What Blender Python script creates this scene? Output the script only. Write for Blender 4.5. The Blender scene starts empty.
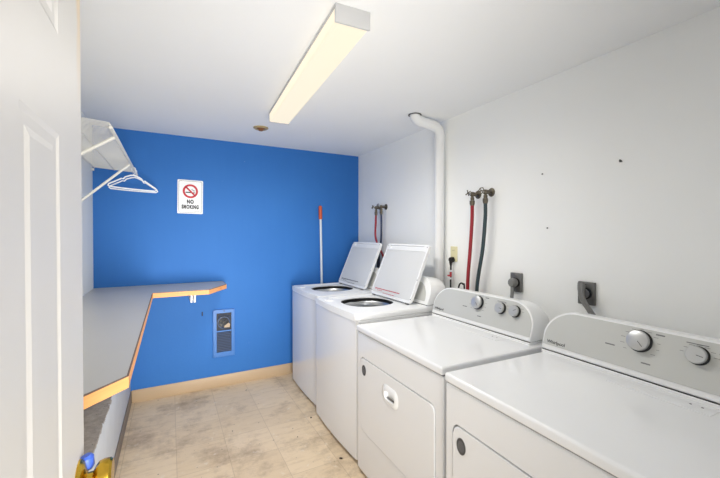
import bpy, bmesh, math, random
from mathutils import Vector, Matrix, Euler
random.seed(7)
SC = bpy.context.scene
COL = SC.collection
PI = math.pi

# ------------------------------------------------------------------ camera
F = 356.0
YAW = math.atan(190 / F)
PITCH = math.atan(4 / F)
cam_d = bpy.data.cameras.new('camera')
cam_d.sensor_width = 36.0
cam_d.lens = F / 720 * 36.0
cam_d.clip_start = 0.02
cam = bpy.data.objects.new('camera', cam_d)
cam.location = (0, 0, 1.45)
cam.rotation_euler = (PI / 2 - PITCH, 0, -YAW)
COL.objects.link(cam)
SC.camera = cam

# ------------------------------------------------------------------ world, light, exposure
world = bpy.data.worlds.new('world')
SC.world = world
world.use_nodes = True
bg = world.node_tree.nodes['Background']
bg.inputs[0].default_value = (0.93, 0.96, 1.0, 1)
bg.inputs[1].default_value = 0.35
LENS_GLOW = 0.80          # how bright the lens itself looks
FIXTURE_WATTS = 66.0    # light the tubes throw down into the room
SC.view_settings.view_transform = 'Standard'
SC.view_settings.look = 'None'
SC.view_settings.gamma = 1.0
SC.view_settings.use_curve_mapping = False
SC.view_settings.exposure = 0.12
try:
    SC.cycles.max_bounces = 12
    SC.cycles.diffuse_bounces = 8
    SC.cycles.sample_clamp_indirect = 6.0
except Exception:
    pass

# daylight coming in through the open doorway behind the camera (portal for the sky)
pl_d = bpy.data.lights.new('doorway_daylight', 'AREA')
pl_d.shape = 'RECTANGLE'
pl_d.size = 0.80
pl_d.size_y = 2.05
pl_d.cycles.is_portal = True
pl = bpy.data.objects.new('doorway_daylight', pl_d)
pl.location = (0.26, -0.13, 1.03)
pl.rotation_euler = (PI / 2, 0, 0)
COL.objects.link(pl)
# added, unseen fill lamps behind the camera that brighten and even out the room
def add_fill(name, watts, loc, sx, sy, tilt, turn, spread, col=(1.0, 0.98, 0.945)):
    d = bpy.data.lights.new(name, 'AREA')
    d.shape = 'RECTANGLE'
    d.size, d.size_y = sx, sy
    d.energy = watts
    d.spread = math.radians(spread)
    d.color = col
    o = bpy.data.objects.new(name, d)
    o.location = loc
    o.rotation_euler = (math.radians(90 + tilt), 0, math.radians(-turn))
    COL.objects.link(o)


FILL_W = (6.0, 9.0, 8.0)
if FILL_W[0]:
    add_fill('added_fill', FILL_W[0], (0.27, -0.10, 0.95), 0.80, 1.7, 2, 6, 95)
if FILL_W[1]:
    add_fill('added_fill', FILL_W[1], (0.27, -0.10, 0.60), 0.80, 0.9, 2, 0, 55)
if FILL_W[2]:
    add_fill('added_fill', FILL_W[2], (0.30, -0.10, 0.90), 0.75, 0.6, 35, 6, 92)


# ------------------------------------------------------------------ materials
def s2l(c):
    return tuple(((v / 255) / 12.92 if v / 255 <= 0.04045 else ((v / 255 + 0.055) / 1.055) ** 2.4) for v in c)


def new_mat(name):
    m = bpy.data.materials.new(name)
    m.use_nodes = True
    return m, m.node_tree.nodes, m.node_tree.links, m.node_tree.nodes['Principled BSDF']


def mat(name, rgb, rough=0.5, metal=0.0, var=0.04, scale=6.0, bump=0.0, bscale=80.0, coat=0.0, spec=0.5):
    """procedural material: base colour with a gentle noise variation and an optional noise bump"""
    m, N, L, b = new_mat(name)
    c = s2l(rgb)
    tc = N.new('ShaderNodeTexCoord')
    nz = N.new('ShaderNodeTexNoise')
    nz.inputs['Scale'].default_value = scale
    nz.inputs['Detail'].default_value = 4
    L.new(tc.outputs['Object'], nz.inputs['Vector'])
    mx = N.new('ShaderNodeMix')
    mx.data_type = 'RGBA'
    L.new(nz.outputs['Fac'], mx.inputs[0])
    mx.inputs[6].default_value = tuple(max(0, v * (1 - var)) for v in c) + (1,)
    mx.inputs[7].default_value = tuple(min(1, v * (1 + var)) for v in c) + (1,)
    L.new(mx.outputs[2], b.inputs['Base Color'])
    b.inputs['Roughness'].default_value = rough
    b.inputs['Metallic'].default_value = metal
    b.inputs['Specular IOR Level'].default_value = spec
    if coat:
        b.inputs['Coat Weight'].default_value = coat
    if bump:
        n2 = N.new('ShaderNodeTexNoise')
        n2.inputs['Scale'].default_value = bscale
        n2.inputs['Detail'].default_value = 5
        L.new(tc.outputs['Object'], n2.inputs['Vector'])
        bp = N.new('ShaderNodeBump')
        bp.inputs['Strength'].default_value = bump
        bp.inputs['Distance'].default_value = 0.004
        L.new(n2.outputs['Fac'], bp.inputs['Height'])
        L.new(bp.outputs['Normal'], b.inputs['Normal'])
    return m


def ramp(N, p0, p1, c0=(0, 0, 0, 1), c1=(1, 1, 1, 1)):
    if p0 > p1:
        p0, p1, c0, c1 = p1, p0, c1, c0
    r = N.new('ShaderNodeValToRGB')
    r.color_ramp.elements[0].position = p0
    r.color_ramp.elements[1].position = p1
    r.color_ramp.elements[0].color = c0
    r.color_ramp.elements[1].color = c1
    return r


def mixc(N, L, fac, a, b):
    mx = N.new('ShaderNodeMix')
    mx.data_type = 'RGBA'
    if isinstance(fac, (int, float)):
        mx.inputs[0].default_value = fac
    else:
        L.new(fac, mx.inputs[0])
    for i, v in ((6, a), (7, b)):
        if isinstance(v, tuple):
            mx.inputs[i].default_value = v if len(v) == 4 else v + (1,)
        else:
            L.new(v, mx.inputs[i])
    return mx.outputs[2]


def math_n(N, L, op, a, b=None):
    n = N.new('ShaderNodeMath')
    n.operation = op
    for i, v in ((0, a), (1, b)):
        if v is None:
            continue
        if isinstance(v, (int, float)):
            n.inputs[i].default_value = v
        else:
            L.new(v, n.inputs[i])
    return n.outputs[0]


def noise(N, L, vec, scale, detail=5, rough=0.6):
    n = N.new('ShaderNodeTexNoise')
    n.inputs['Scale'].default_value = scale
    n.inputs['Detail'].default_value = detail
    n.inputs['Roughness'].default_value = rough
    L.new(vec, n.inputs['Vector'])
    return n.outputs['Fac']


def mat_blue():
    m, N, L, b = new_mat('blue_wall_paint')
    tc = N.new('ShaderNodeTexCoord')
    v = tc.outputs['Object']
    base = mixc(N, L, noise(N, L, v, 1.6), s2l((42, 104, 178)), s2l((50, 111, 184)))
    mp = N.new('ShaderNodeMapping')                       # roller streaks running down the wall
    mp.inputs['Scale'].default_value = (9, 9, 0.7)
    L.new(v, mp.inputs['Vector'])
    base = mixc(N, L, math_n(N, L, 'MULTIPLY', noise(N, L, mp.outputs['Vector'], 2.0), 0.14), base, s2l((66, 132, 202)))
    # small chips and scuffs where white plaster shows
    r = ramp(N, 0.715, 0.735)
    L.new(noise(N, L, v, 9.0, 8, 0.7), r.inputs['Fac'])
    base = mixc(N, L, math_n(N, L, 'MULTIPLY', r.outputs['Color'], 0.7), base, s2l((190, 205, 225)))
    L.new(base, b.inputs['Base Color'])
    b.inputs['Roughness'].default_value = 0.6
    b.inputs['Specular IOR Level'].default_value = 0.25
    bp = N.new('ShaderNodeBump')
    bp.inputs['Strength'].default_value = 0.25
    bp.inputs['Distance'].default_value = 0.003
    L.new(noise(N, L, v, 45), bp.inputs['Height'])
    L.new(bp.outputs['Normal'], b.inputs['Normal'])
    return m


def mat_floor():
    m, N, L, b = new_mat('vinyl_floor_tiles')
    tc = N.new('ShaderNodeTexCoord')
    v = tc.outputs['Object']
    mp = N.new('ShaderNodeMapping')
    mp.inputs['Location'].default_value = (-0.335 + 0.305 * 4, 0.06, 0)
    L.new(v, mp.inputs['Vector'])
    br = N.new('ShaderNodeTexBrick')
    br.offset = 0.0
    br.squash = 1.0
    br.inputs['Scale'].default_value = 1.0
    br.inputs['Brick Width'].default_value = 0.305
    br.inputs['Row Height'].default_value = 0.305
    br.inputs['Mortar Size'].default_value = 0.0018
    br.inputs['Mortar Smooth'].default_value = 0.3
    br.inputs['Bias'].default_value = 0.0
    br.inputs['Color1'].default_value = s2l((229, 208, 176)) + (1,)
    br.inputs['Color2'].default_value = s2l((220, 198, 165)) + (1,)
    br.inputs['Mortar'].default_value = s2l((196, 174, 144)) + (1,)
    L.new(mp.outputs['Vector'], br.inputs['Vector'])
    c = br.outputs['Color']
    # marbling of the tiles, drawn out along one direction
    m2 = N.new('ShaderNodeMapping')
    m2.inputs['Scale'].default_value = (3, 11, 3)
    L.new(v, m2.inputs['Vector'])
    r1 = ramp(N, 0.5, 0.72)
    L.new(noise(N, L, m2.outputs['Vector'], 2.2, 8, 0.7), r1.inputs['Fac'])
    c = mixc(N, L, math_n(N, L, 'MULTIPLY', r1.outputs['Color'], 0.55), c, s2l((188, 162, 130)))
    # worn grey dirt in large soft patches
    r2 = ramp(N, 0.50, 0.66)
    L.new(noise(N, L, v, 2.3, 9, 0.72), r2.inputs['Fac'])
    c = mixc(N, L, math_n(N, L, 'MULTIPLY', r2.outputs['Color'], 0.7), c, s2l((150, 126, 100)))
    # pale scuffs and small dark specks
    r3 = ramp(N, 0.60, 0.68)
    L.new(noise(N, L, v, 13, 6, 0.7), r3.inputs['Fac'])
    c = mixc(N, L, math_n(N, L, 'MULTIPLY', r3.outputs['Color'], 0.5), c, s2l((236, 228, 214)))
    r4 = ramp(N, 0.31, 0.28)
    L.new(noise(N, L, v, 34, 3, 0.6), r4.inputs['Fac'])
    c = mixc(N, L, math_n(N, L, 'MULTIPLY', r4.outputs['Color'], 0.7), c, s2l((90, 74, 60)))
    L.new(c, b.inputs['Base Color'])
    b.inputs['Roughness'].default_value = 0.42
    return m


def mat_ledge():
    """white painted concrete face; bare grey-brown concrete on top and where the edge is chipped"""
    m, N, L, b = new_mat('chipped_ledge_paint')
    tc = N.new('ShaderNodeTexCoord')
    v = tc.outputs['Object']
    sx = N.new('ShaderNodeSeparateXYZ')
    L.new(v, sx.inputs[0])
    # distance from the top front edge
    dz = math_n(N, L, 'SUBTRACT', 0.487, sx.outputs['Z'])
    dx = math_n(N, L, 'SUBTRACT', -0.304, sx.outputs['X'])
    n1 = noise(N, L, v, 11, 7, 0.75)
    top = math_n(N, L, 'GREATER_THAN', math_n(N, L, 'ADD', dx, math_n(N, L, 'MULTIPLY', n1, -0.03)), -0.004)
    chip = math_n(N, L, 'GREATER_THAN', math_n(N, L, 'SUBTRACT', math_n(N, L, 'MULTIPLY', n1, 0.12), dz), 0.052)
    bare = math_n(N, L, 'MAXIMUM', top, chip)
    r = ramp(N, 0.3, 0.7, s2l((118, 110, 102)) + (1,), s2l((168, 160, 150)) + (1,))
    L.new(noise(N, L, v, 22, 8, 0.8), r.inputs['Fac'])
    rs = ramp(N, 0.33, 0.30)
    L.new(noise(N, L, v, 48, 3, 0.6), rs.inputs['Fac'])
    conc = mixc(N, L, rs.outputs['Color'], r.outputs['Color'], s2l((58, 52, 48)))
    paint = mixc(N, L, noise(N, L, v, 5), s2l((196, 202, 208)), s2l((222, 226, 230)))
    L.new(mixc(N, L, bare, paint, conc), b.inputs['Base Color'])
    b.inputs['Roughness'].default_value = 0.6
    bp = N.new('ShaderNodeBump')
    bp.inputs['Strength'].default_value = 0.6
    bp.inputs['Distance'].default_value = 0.006
    L.new(n1, bp.inputs['Height'])
    L.new(bp.outputs['Normal'], b.inputs['Normal'])
    return m


def mat_door():
    """white door paint, worn through to a tan undercoat along the upper latch edge"""
    m, N, L, b = new_mat('door_paint')
    tc = N.new('ShaderNodeTexCoord')
    v = tc.outputs['Object']
    sx = N.new('ShaderNodeSeparateXYZ')
    L.new(v, sx.inputs[0])
    n1 = noise(N, L, v, 14, 5, 0.6)
    a = math_n(N, L, 'SUBTRACT', sx.outputs['Y'], math_n(N, L, 'MULTIPLY', n1, 0.03))
    ra = ramp(N, 0.806, 0.822)
    L.new(a, ra.inputs['Fac'])
    zz = math_n(N, L, 'ADD', math_n(N, L, 'SUBTRACT', sx.outputs['Z'], 1.70), math_n(N, L, 'MULTIPLY', n1, 0.06))
    rz = ramp(N, 0.02, 0.22)
    L.new(zz, rz.inputs['Fac'])
    worn = math_n(N, L, 'MULTIPLY', ra.outputs['Color'], rz.outputs['Color'])
    paint = mixc(N, L, noise(N, L, v, 3), s2l((200, 198, 193)), s2l((208, 205, 201)))
    L.new(mixc(N, L, math_n(N, L, 'MULTIPLY', worn, 0.85), paint, s2l((212, 186, 146))), b.inputs['Base Color'])
    b.inputs['Roughness'].default_value = 0.42
    return m


def mat_wood():
    m, N, L, b = new_mat('bare_wood_edging')
    tc = N.new('ShaderNodeTexCoord')
    v = tc.outputs['Object']
    mp = N.new('ShaderNodeMapping')
    mp.inputs['Scale'].default_value = (3, 3, 60)
    L.new(v, mp.inputs['Vector'])
    c = mixc(N, L, noise(N, L, mp.outputs['Vector'], 2.5), s2l((224, 146, 80)), s2l((234, 176, 114)))
    r = ramp(N, 0.62, 0.72)
    L.new(noise(N, L, v, 16, 6, 0.7), r.inputs['Fac'])
    c = mixc(N, L, math_n(N, L, 'MULTIPLY', r.outputs['Color'], 0.7), c, s2l((176, 96, 54)))
    L.new(c, b.inputs['Base Color'])
    b.inputs['Roughness'].default_value = 0.55
    return m


def mat_emit(name, rgb, strength):
    m, N, L, b = new_mat(name)
    b.inputs['Base Color'].default_value = s2l((120, 118, 108)) + (1,)
    b.inputs['Emission Color'].default_value = s2l(rgb) + (1,)
    b.inputs['Emission Strength'].default_value = strength
    b.inputs['Roughness'].default_value = 0.4
    return m


M = dict(
    blue=mat_blue(), floor=mat_floor(), ledge=mat_ledge(), door=mat_door(), wood=mat_wood(),
    white_wall=mat('white_wall_paint', (243, 244, 242), 0.5, var=0.02, scale=2.0, bump=0.12, bscale=30),
    left_wall=mat('left_wall_paint', (236, 236, 230), 0.6, var=0.05, scale=3.0, bump=0.2, bscale=30),
    ceiling=mat('ceiling_paint', (240, 241, 241), 0.6, var=0.02, scale=2.0, bump=0.1, bscale=30),
    base_tan=mat('tan_vinyl_base', (186, 162, 132), 0.45, var=0.06, scale=5),
    base_brown=mat('brown_vinyl_base', (128, 116, 104), 0.45, var=0.12, scale=9),
    enamel=mat('white_enamel', (231, 232, 233), 0.22, var=0.008, coat=0.3),
    enamel2=mat('white_plastic', (236, 237, 237), 0.3, var=0.008),
    panel_grey=mat('console_silver', (198, 199, 195), 0.38, metal=0.1, var=0.02, scale=3),
    lid_inner=mat('lid_inner_plastic', (214, 215, 214), 0.35, var=0.02),
    black=mat('black_rubber', (18, 18, 19), 0.45, var=0.1),
    darkgap=mat('dark_gap', (40, 40, 42), 0.7, var=0.1),
    dgrey=mat('dark_grey_print', (70, 70, 72), 0.5, var=0.02),
    mgrey=mat('mid_grey_print', (120, 120, 121), 0.5, var=0.02),
    steel=mat('basket_steel', (190, 192, 195), 0.3, metal=0.9, var=0.05, scale=30),
    chrome=mat('satin_chrome', (205, 206, 208), 0.22, metal=0.85, var=0.03),
    silverknob=mat('silver_knob_face', (196, 197, 197), 0.3, metal=0.5, var=0.03),
    brass=mat('polished_brass', (206, 168, 62), 0.18, metal=1.0, var=0.06, scale=20),
    oldbrass=mat('tarnished_brass', (104, 96, 82), 0.4, metal=0.6, var=0.3, scale=60),
    bluecap=mat('blue_plastic', (62, 96, 196), 0.35, var=0.05),
    laminate=mat('grey_laminate', (178, 176, 172), 0.35, var=0.03, scale=3),
    edge_dark=mat('dark_laminate_edge', (104, 84, 70), 0.6, var=0.1),
    redhose=mat('red_rubber_hose', (150, 24, 38), 0.4, var=0.08),
    darkhose=mat('dark_blue_green_hose', (44, 62, 66), 0.4, var=0.1),
    bluehose=mat('navy_hose', (38, 50, 78), 0.4, var=0.1),
    pvc=mat('white_pvc', (232, 233, 233), 0.3, var=0.01),
    wire=mat('white_vinyl_wire', (224, 222, 214), 0.4, var=0.02),
    hanger=mat('white_hanger_plastic', (240, 240, 242), 0.35, var=0.01),
    ivory=mat('ivory_plastic', (222, 216, 176), 0.4, var=0.03),
    greyplate=mat('grey_metal_plate', (112, 112, 110), 0.4, metal=0.4, var=0.06, scale=20),
    greycord=mat('grey_rubber_cord', (124, 124, 122), 0.5, var=0.06, scale=20),
    signwhite=mat('sign_white', (236, 238, 240), 0.35, var=0.01),
    signred=mat('sign_red', (190, 18, 44), 0.4, var=0.01),
    red=mat('red_print', (190, 60, 70), 0.5, var=0.02),
    orange=mat('orange_plastic_grip', (196, 84, 48), 0.45, var=0.05),
    handle=mat('pale_handle', (206, 214, 222), 0.35, var=0.03),
    heatblue=mat('blue_painted_metal', (56, 114, 186), 0.4, var=0.04),
    heatdark=mat('dark_heater_inside', (20, 26, 40), 0.5, metal=0.2, var=0.2, scale=25),
    heatslat=mat('slate_blue_louvre', (48, 68, 102), 0.45, var=0.12, scale=25),
    heatfan=mat('beige_fan_hub', (178, 158, 134), 0.5, var=0.15, scale=30),
    rust=mat('rust_brown', (130, 84, 46), 0.6, var=0.3, scale=40),
    glow=mat_emit('fixture_lens', (255, 242, 214), LENS_GLOW),
    fixture=mat('fixture_white_metal', (192, 192, 192), 0.4, var=0.01),
    ringbrass=mat('dull_brass_ring', (186, 166, 120), 0.4, metal=0.3, var=0.15, scale=40),
    speck=mat('dark_dirt', (62, 46, 36), 0.8, var=0.3, scale=60),
)


# ------------------------------------------------------------------ geometry helpers
def finish(me, mt, smooth=35):
    me.materials.clear()
    for m in (mt if isinstance(mt, (list, tuple)) else [mt]):
        me.materials.append(m)
    if smooth:
        for p in me.polygons:
            p.use_smooth = True
        me.set_sharp_from_angle(angle=math.radians(smooth))


def obj(name, bm, mt, parent=None, loc=None, rot=None, smooth=35, wn=False):
    bmesh.ops.recalc_face_normals(bm, faces=bm.faces)
    me = bpy.data.meshes.new(name)
    bm.to_mesh(me)
    bm.free()
    finish(me, mt, smooth)
    o = bpy.data.objects.new(name, me)
    COL.objects.link(o)
    if parent:
        o.parent = parent
    if loc:
        o.location = loc
    if rot:
        o.rotation_euler = rot
    if wn:
        w = o.modifiers.new('wn', 'WEIGHTED_NORMAL')
        w.keep_sharp = True
    return o


def tag(o, label, cat, group=None):
    o['label'] = label
    o['category'] = cat
    if group:
        o['group'] = group
    return o


def thing(name, label, cat, loc=(0, 0, 0), rot=(0, 0, 0), group=None):
    o = bpy.data.objects.new(name, None)
    o.empty_display_size = 0.05
    COL.objects.link(o)
    o.location = loc
    o.rotation_euler = rot
    return tag(o, label, cat, group)


def struct(name, bm, mt, parent=None, **k):
    o = obj(name, bm, mt, parent, **k)
    if parent is None:
        o['kind'] = 'structure'
    return o


def copy_tree(o, parent=None):
    c = o.copy()
    COL.objects.link(c)
    c.parent = parent
    if parent is not None:
        c.matrix_parent_inverse = o.matrix_parent_inverse.copy()
    for ch in list(o.children):
        copy_tree(ch, c)
    return c


def B():
    return bmesh.new()


def bx(bm, lo, hi, bev=0.0, seg=3):
    r = bmesh.ops.create_cube(bm, size=1)
    vs = r['verts']
    lo, hi = Vector(lo), Vector(hi)
    for v in vs:
        v.co = Vector(((v.co.x + .5) * (hi.x - lo.x) + lo.x, (v.co.y + .5) * (hi.y - lo.y) + lo.y, (v.co.z + .5) * (hi.z - lo.z) + lo.z))
    if bev:
        es = list({e for v in vs for e in v.link_edges})
        bmesh.ops.bevel(bm, geom=es, offset=bev, segments=seg, profile=0.5, affect='EDGES')
    return bm


def basis(axis):
    a = Vector(axis).normalized()
    t = Vector((0, 0, 1)) if abs(a.z) < 0.9 else Vector((1, 0, 0))
    u = t.cross(a).normalized()
    return u, a.cross(u).normalized(), a


def cyl(bm, p, axis, r, h, n=28, r2=None, bev=0.0):
    """cylinder starting at p, running h along axis"""
    return lathe(bm, p, axis, [(0, 0), (r, 0), (r if r2 is None else r2, h), (0, h)] if not bev else
                 [(0, 0), (r - bev, 0), (r, bev), (r if r2 is None else r2, h - bev), ((r if r2 is None else r2) - bev, h), (0, h)], n)


def lathe(bm, p, axis, prof, n=28):
    u, w, a = basis(axis)
    p = Vector(p)
    rings = []
    for (r, h) in prof:
        if r < 1e-6:
            rings.append([bm.verts.new(p + a * h)])
        else:
            rings.append([bm.verts.new(p + a * h + (u * math.cos(2 * PI * i / n) + w * math.sin(2 * PI * i / n)) * r) for i in range(n)])
    for A, C in zip(rings, rings[1:]):
        for i in range(n):
            j = (i + 1) % n
            if len(A) == 1 and len(C) == 1:
                continue
            if len(A) == 1:
                bm.faces.new((A[0], C[i], C[j]))
            elif len(C) == 1:
                bm.faces.new((A[i], A[j], C[0]))
            else:
                bm.faces.new((A[i], A[j], C[j], C[i]))
    return bm


def spline(pts, n=8):
    P = [Vector(p) for p in pts]
    P = [P[0] * 2 - P[1]] + P + [P[-1] * 2 - P[-2]]
    out = []
    for i in range(1, len(P) - 2):
        a, b, c, d = P[i - 1:i + 3]
        for k in range(n):
            t = k / n
            out.append(0.5 * ((2 * b) + (c - a) * t + (2 * a - 5 * b + 4 * c - d) * t * t + (3 * b - a - 3 * c + d) * t ** 3))
    out.append(P[-2])
    return out


def tube(bm, pts, r, n=10, smooth=0, closed=False, flat=1.0):
    P = spline(pts, smooth) if smooth else [Vector(p) for p in pts]
    T = []
    for i in range(len(P)):
        if closed:
            T.append((P[(i + 1) % len(P)] - P[i - 1]).normalized())
        else:
            T.append((P[min(i + 1, len(P) - 1)] - P[max(i - 1, 0)]).normalized())
    u = basis(T[0])[0]
    rings = []
    for i, p in enumerate(P):
        u = (u - T[i] * u.dot(T[i])).normalized()
        w = T[i].cross(u)
        rr = r[i] if isinstance(r, (list, tuple)) else r
        rings.append([bm.verts.new(p + (u * math.cos(2 * PI * k / n) + w * math.sin(2 * PI * k / n) * flat) * rr) for k in range(n)])
    m = len(rings)
    for i in range(m if closed else m - 1):
        A, C = rings[i], rings[(i + 1) % m]
        for k in range(n):
            bm.faces.new((A[k], A[(k + 1) % n], C[(k + 1) % n], C[k]))
    if not closed:
        bm.faces.new(rings[0][::-1])
        bm.faces.new(rings[-1])
    return bm


def prism(bm, pts, vec, bev=0.0, seg=2, bev_back=True):
    """extrude the closed polygon pts along vec"""
    vec = Vector(vec)
    vs = [bm.verts.new(Vector(p)) for p in pts]
    ws = [bm.verts.new(Vector(p) + vec) for p in pts]
    n = len(vs)
    f0 = bm.faces.new(vs)
    f1 = bm.faces.new(ws[::-1])
    for i in range(n):
        bm.faces.new((vs[i], ws[i], ws[(i + 1) % n], vs[(i + 1) % n]))
    if bev:
        es = list(f0.edges) + (list(f1.edges) if bev_back else [])
        bmesh.ops.bevel(bm, geom=es, offset=bev, segments=seg, profile=0.5, affect='EDGES')
    return bm


def rrect(w, h, r, n=6, cx=0, cy=0):
    """rounded rectangle outline, 2-D"""
    out = []
    rs = r if isinstance(r, (list, tuple)) else [r] * 4
    for q, (sx, sy) in enumerate(((1, 1), (-1, 1), (-1, -1), (1, -1))):
        rr = rs[q]
        for k in range(n + 1):
            a = PI / 2 * q + PI / 2 * k / n
            out.append((cx + sx * (w / 2 - rr) + rr * math.cos(a), cy + sy * (h / 2 - rr) + rr * math.sin(a)))
    return out


def to_yz(pts, x):
    return [(x, a, b) for a, b in pts]


def cut(name, bm_a, cutters, mt, parent=None, smooth=35, **k):
    """mesh a minus the cutters, computed once and stored as plain mesh data"""
    a = obj(name, bm_a, mt, None, smooth=0)
    tmp = []
    for bm_c in cutters:
        c = obj('tmp_cutter', bm_c, mt, None, smooth=0)
        md = a.modifiers.new('cut', 'BOOLEAN')
        md.operation = 'DIFFERENCE'
        md.solver = 'EXACT'
        md.object = c
        tmp.append(c)
    dg = bpy.context.evaluated_depsgraph_get()
    dg.update()
    me = bpy.data.meshes.new_from_object(a.evaluated_get(dg))
    a.modifiers.clear()
    old = a.data
    a.data = me
    bpy.data.meshes.remove(old)
    for c in tmp:
        d = c.data
        bpy.data.objects.remove(c)
        bpy.data.meshes.remove(d)
    me.name = name
    finish(me, mt, smooth)
    w = a.modifiers.new('wn', 'WEIGHTED_NORMAL')
    w.keep_sharp = True
    if parent:
        a.parent = parent
    for kk, v in k.items():
        setattr(a, kk, v)
    return a


def text(name, s, size, mt, parent, mw, ext=0.0006, bold=0.0, sx=1.0, align='CENTER', space=1.0):
    """lettering turned into a mesh; mw places local xy (reading plane) into the parent's space"""
    cu = bpy.data.curves.new('tmp_text', 'FONT')
    cu.body = s
    cu.size = size
    cu.align_x = align
    cu.align_y = 'CENTER'
    cu.extrude = ext
    cu.offset = bold
    cu.space_character = space
    cu.resolution_u = 3
    o = bpy.data.objects.new('tmp_text', cu)
    COL.objects.link(o)
    dg = bpy.context.evaluated_depsgraph_get()
    dg.update()
    me = bpy.data.meshes.new_from_object(o.evaluated_get(dg))
    bpy.data.objects.remove(o)
    bpy.data.curves.remove(cu)
    me.name = name
    me.transform(mw @ Matrix.Diagonal((sx, 1, 1, 1)))
    finish(me, mt, 0)
    t = bpy.data.objects.new(name, me)
    COL.objects.link(t)
    t.parent = parent
    return t


def frame(origin, xdir, ydir):
    """matrix whose x/y axes are xdir/ydir, z their cross"""
    x = Vector(xdir).normalized()
    y = Vector(ydir).normalized()
    z = x.cross(y)
    m = Matrix.Identity(4)
    for i in range(3):
        m[i][0], m[i][1], m[i][2], m[i][3] = x[i], y[i], z[i], origin[i]
    return m


# ------------------------------------------------------------------ the room
XL, XR, YB, H = -0.56, 1.916, 3.627, 2.351
XLEDGE = -0.306
struct('floor', bx(B(), (-0.9, -0.9, -0.12), (2.2, 3.9, 0)), M['floor'], smooth=0)
struct('ceiling', bx(B(), (-0.75, -0.25, H), (2.1, 3.8, H + 0.12)), M['ceiling'], smooth=0)
struct('wall_back', bx(B(), (-0.75, YB, 0), (2.1, YB + 0.12, H)), M['blue'], smooth=0)
struct('wall_right', bx(B(), (XR, -0.25, 0), (XR + 0.12, YB, H)), M['white_wall'], smooth=0)
struct('wall_left', bx(B(), (XL - 0.12, -0.25, 0), (XL, YB, H)), M['left_wall'], smooth=0)
# wall with the doorway the photograph is taken from
bm = B()
bx(bm, (XL, -0.12, 0), (-0.19, 0.06, H))
bx(bm, (0.72, -0.12, 0), (XR, 0.06, H))
bx(bm, (-0.19, -0.12, 2.08), (0.72, 0.06, H))
struct('wall_front', bm, M['white_wall'], smooth=0)
bm = B()
bx(bm, (-0.19, -0.135, 0), (-0.17, 0.075, 2.08), 0.003)
bx(bm, (0.70, -0.135, 0), (0.72, 0.075, 2.08), 0.003)
bx(bm, (-0.17, -0.135, 2.06), (0.70, 0.075, 2.08), 0.003)
struct('trim_1', bm, M['enamel2'])
# low foundation ledge along the left wall, under the counter
struct('wall_left_ledge', bx(B(), (XL, 0.06, 0), (XLEDGE, YB, 0.487), 0.004, 2), M['ledge'])
struct('baseboard_left', bx(B(), (XLEDGE, 0.062, 0), (XLEDGE + 0.007, YB, 0.105), 0.002, 2), M['base_brown'])
struct('baseboard_back', bx(B(), (XLEDGE + 0.007, YB - 0.009, 0), (XR, YB, 0.108), 0.003, 2), M['base_tan'])


# ------------------------------------------------------------------ open door on the left
def build_door():
    xf, y0, y1, z0, z1, th = -0.15, 0.10, 0.861, 0.012, 2.045, 0.036
    cutters = []
    zs = [(1.745, 1.93), (0.93, 1.616), (0.24, 0.80)]
    ys = [(0.527, 0.716), (0.245, 0.434)]
    for za, zb in zs:
        for ya, yb in ys:
            for side in (1, -1):
                x = xf if side > 0 else xf - th
                c = B()
                # moulded groove: bevelled frustum ring around a raised field
                o4 = [(ya, za), (yb, za), (yb, zb), (ya, zb)]
                def ring(ins, dx):
                    return [c.verts.new((x + side * dx, p[0] + (ins if p[0] == ya else -ins), p[1] + (ins if p[1] == za else -ins))) for p in o4]
                seq = [ring(-0.002, 0.004), ring(0.020, -0.0024), ring(0.034, -0.0024), ring(0.046, 0.0002), ring(0.036, 0.004)]
                for A, C in zip(seq, seq[1:] + seq[:1]):
                    for i in range(4):
                        c.faces.new((A[i], A[(i + 1) % 4], C[(i + 1) % 4], C[i]))
                cutters.append(c)
    d = cut('door_1', bx(B(), (xf - th, y0, z0), (xf, y1, z1), 0.0015, 1), cutters, M['door'], smooth=0)
    d['kind'] = 'structure'
    # brass knob with its rose, and the blue cap on its neck
    yk, zk = 0.812, 1.000
    k = obj('doorknob', lathe(B(), (xf + 0.012, yk, zk), (1, 0, 0),
            [(0.011, 0), (0.011, 0.010), (0.020, 0.014), (0.025, 0.018), (0.0275, 0.026), (0.0275, 0.036), (0.024, 0.040), (0.0, 0.041)], 40), M['brass'], d)
    obj('rose', lathe(B(), (xf, yk, zk), (1, 0, 0), [(0.036, 0), (0.036, 0.003), (0.030, 0.009), (0.014, 0.013), (0.0, 0.013)], 40), M['brass'], k)
    bm = B()
    tube(bm, [(xf + 0.008, yk + 0.020, zk + 0.034), (xf + 0.009, yk + 0.020, zk + 0.030), (xf + 0.010, yk + 0.020, zk + 0.014), (xf + 0.010, yk + 0.020, zk + 0.008)], [0.008, 0.0115, 0.0115, 0.008], 20)
    c = obj('cap', bm, M['bluecap'], k)
    c['label'] = 'blue plastic cap on the brass knob'
    bm = B()
    for z in (0.25, 1.05, 1.83):
        cyl(bm, (xf - 0.002, y0 - 0.004, z), (0, 0, 1), 0.006, 0.09, 14)
        bx(bm, (xf - th, y0 - 0.0015, z), (xf - 0.002, y0 + 0.001, z + 0.09))
    obj('hinge', bm, M['brass'], d)
    return d


build_door()


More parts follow.
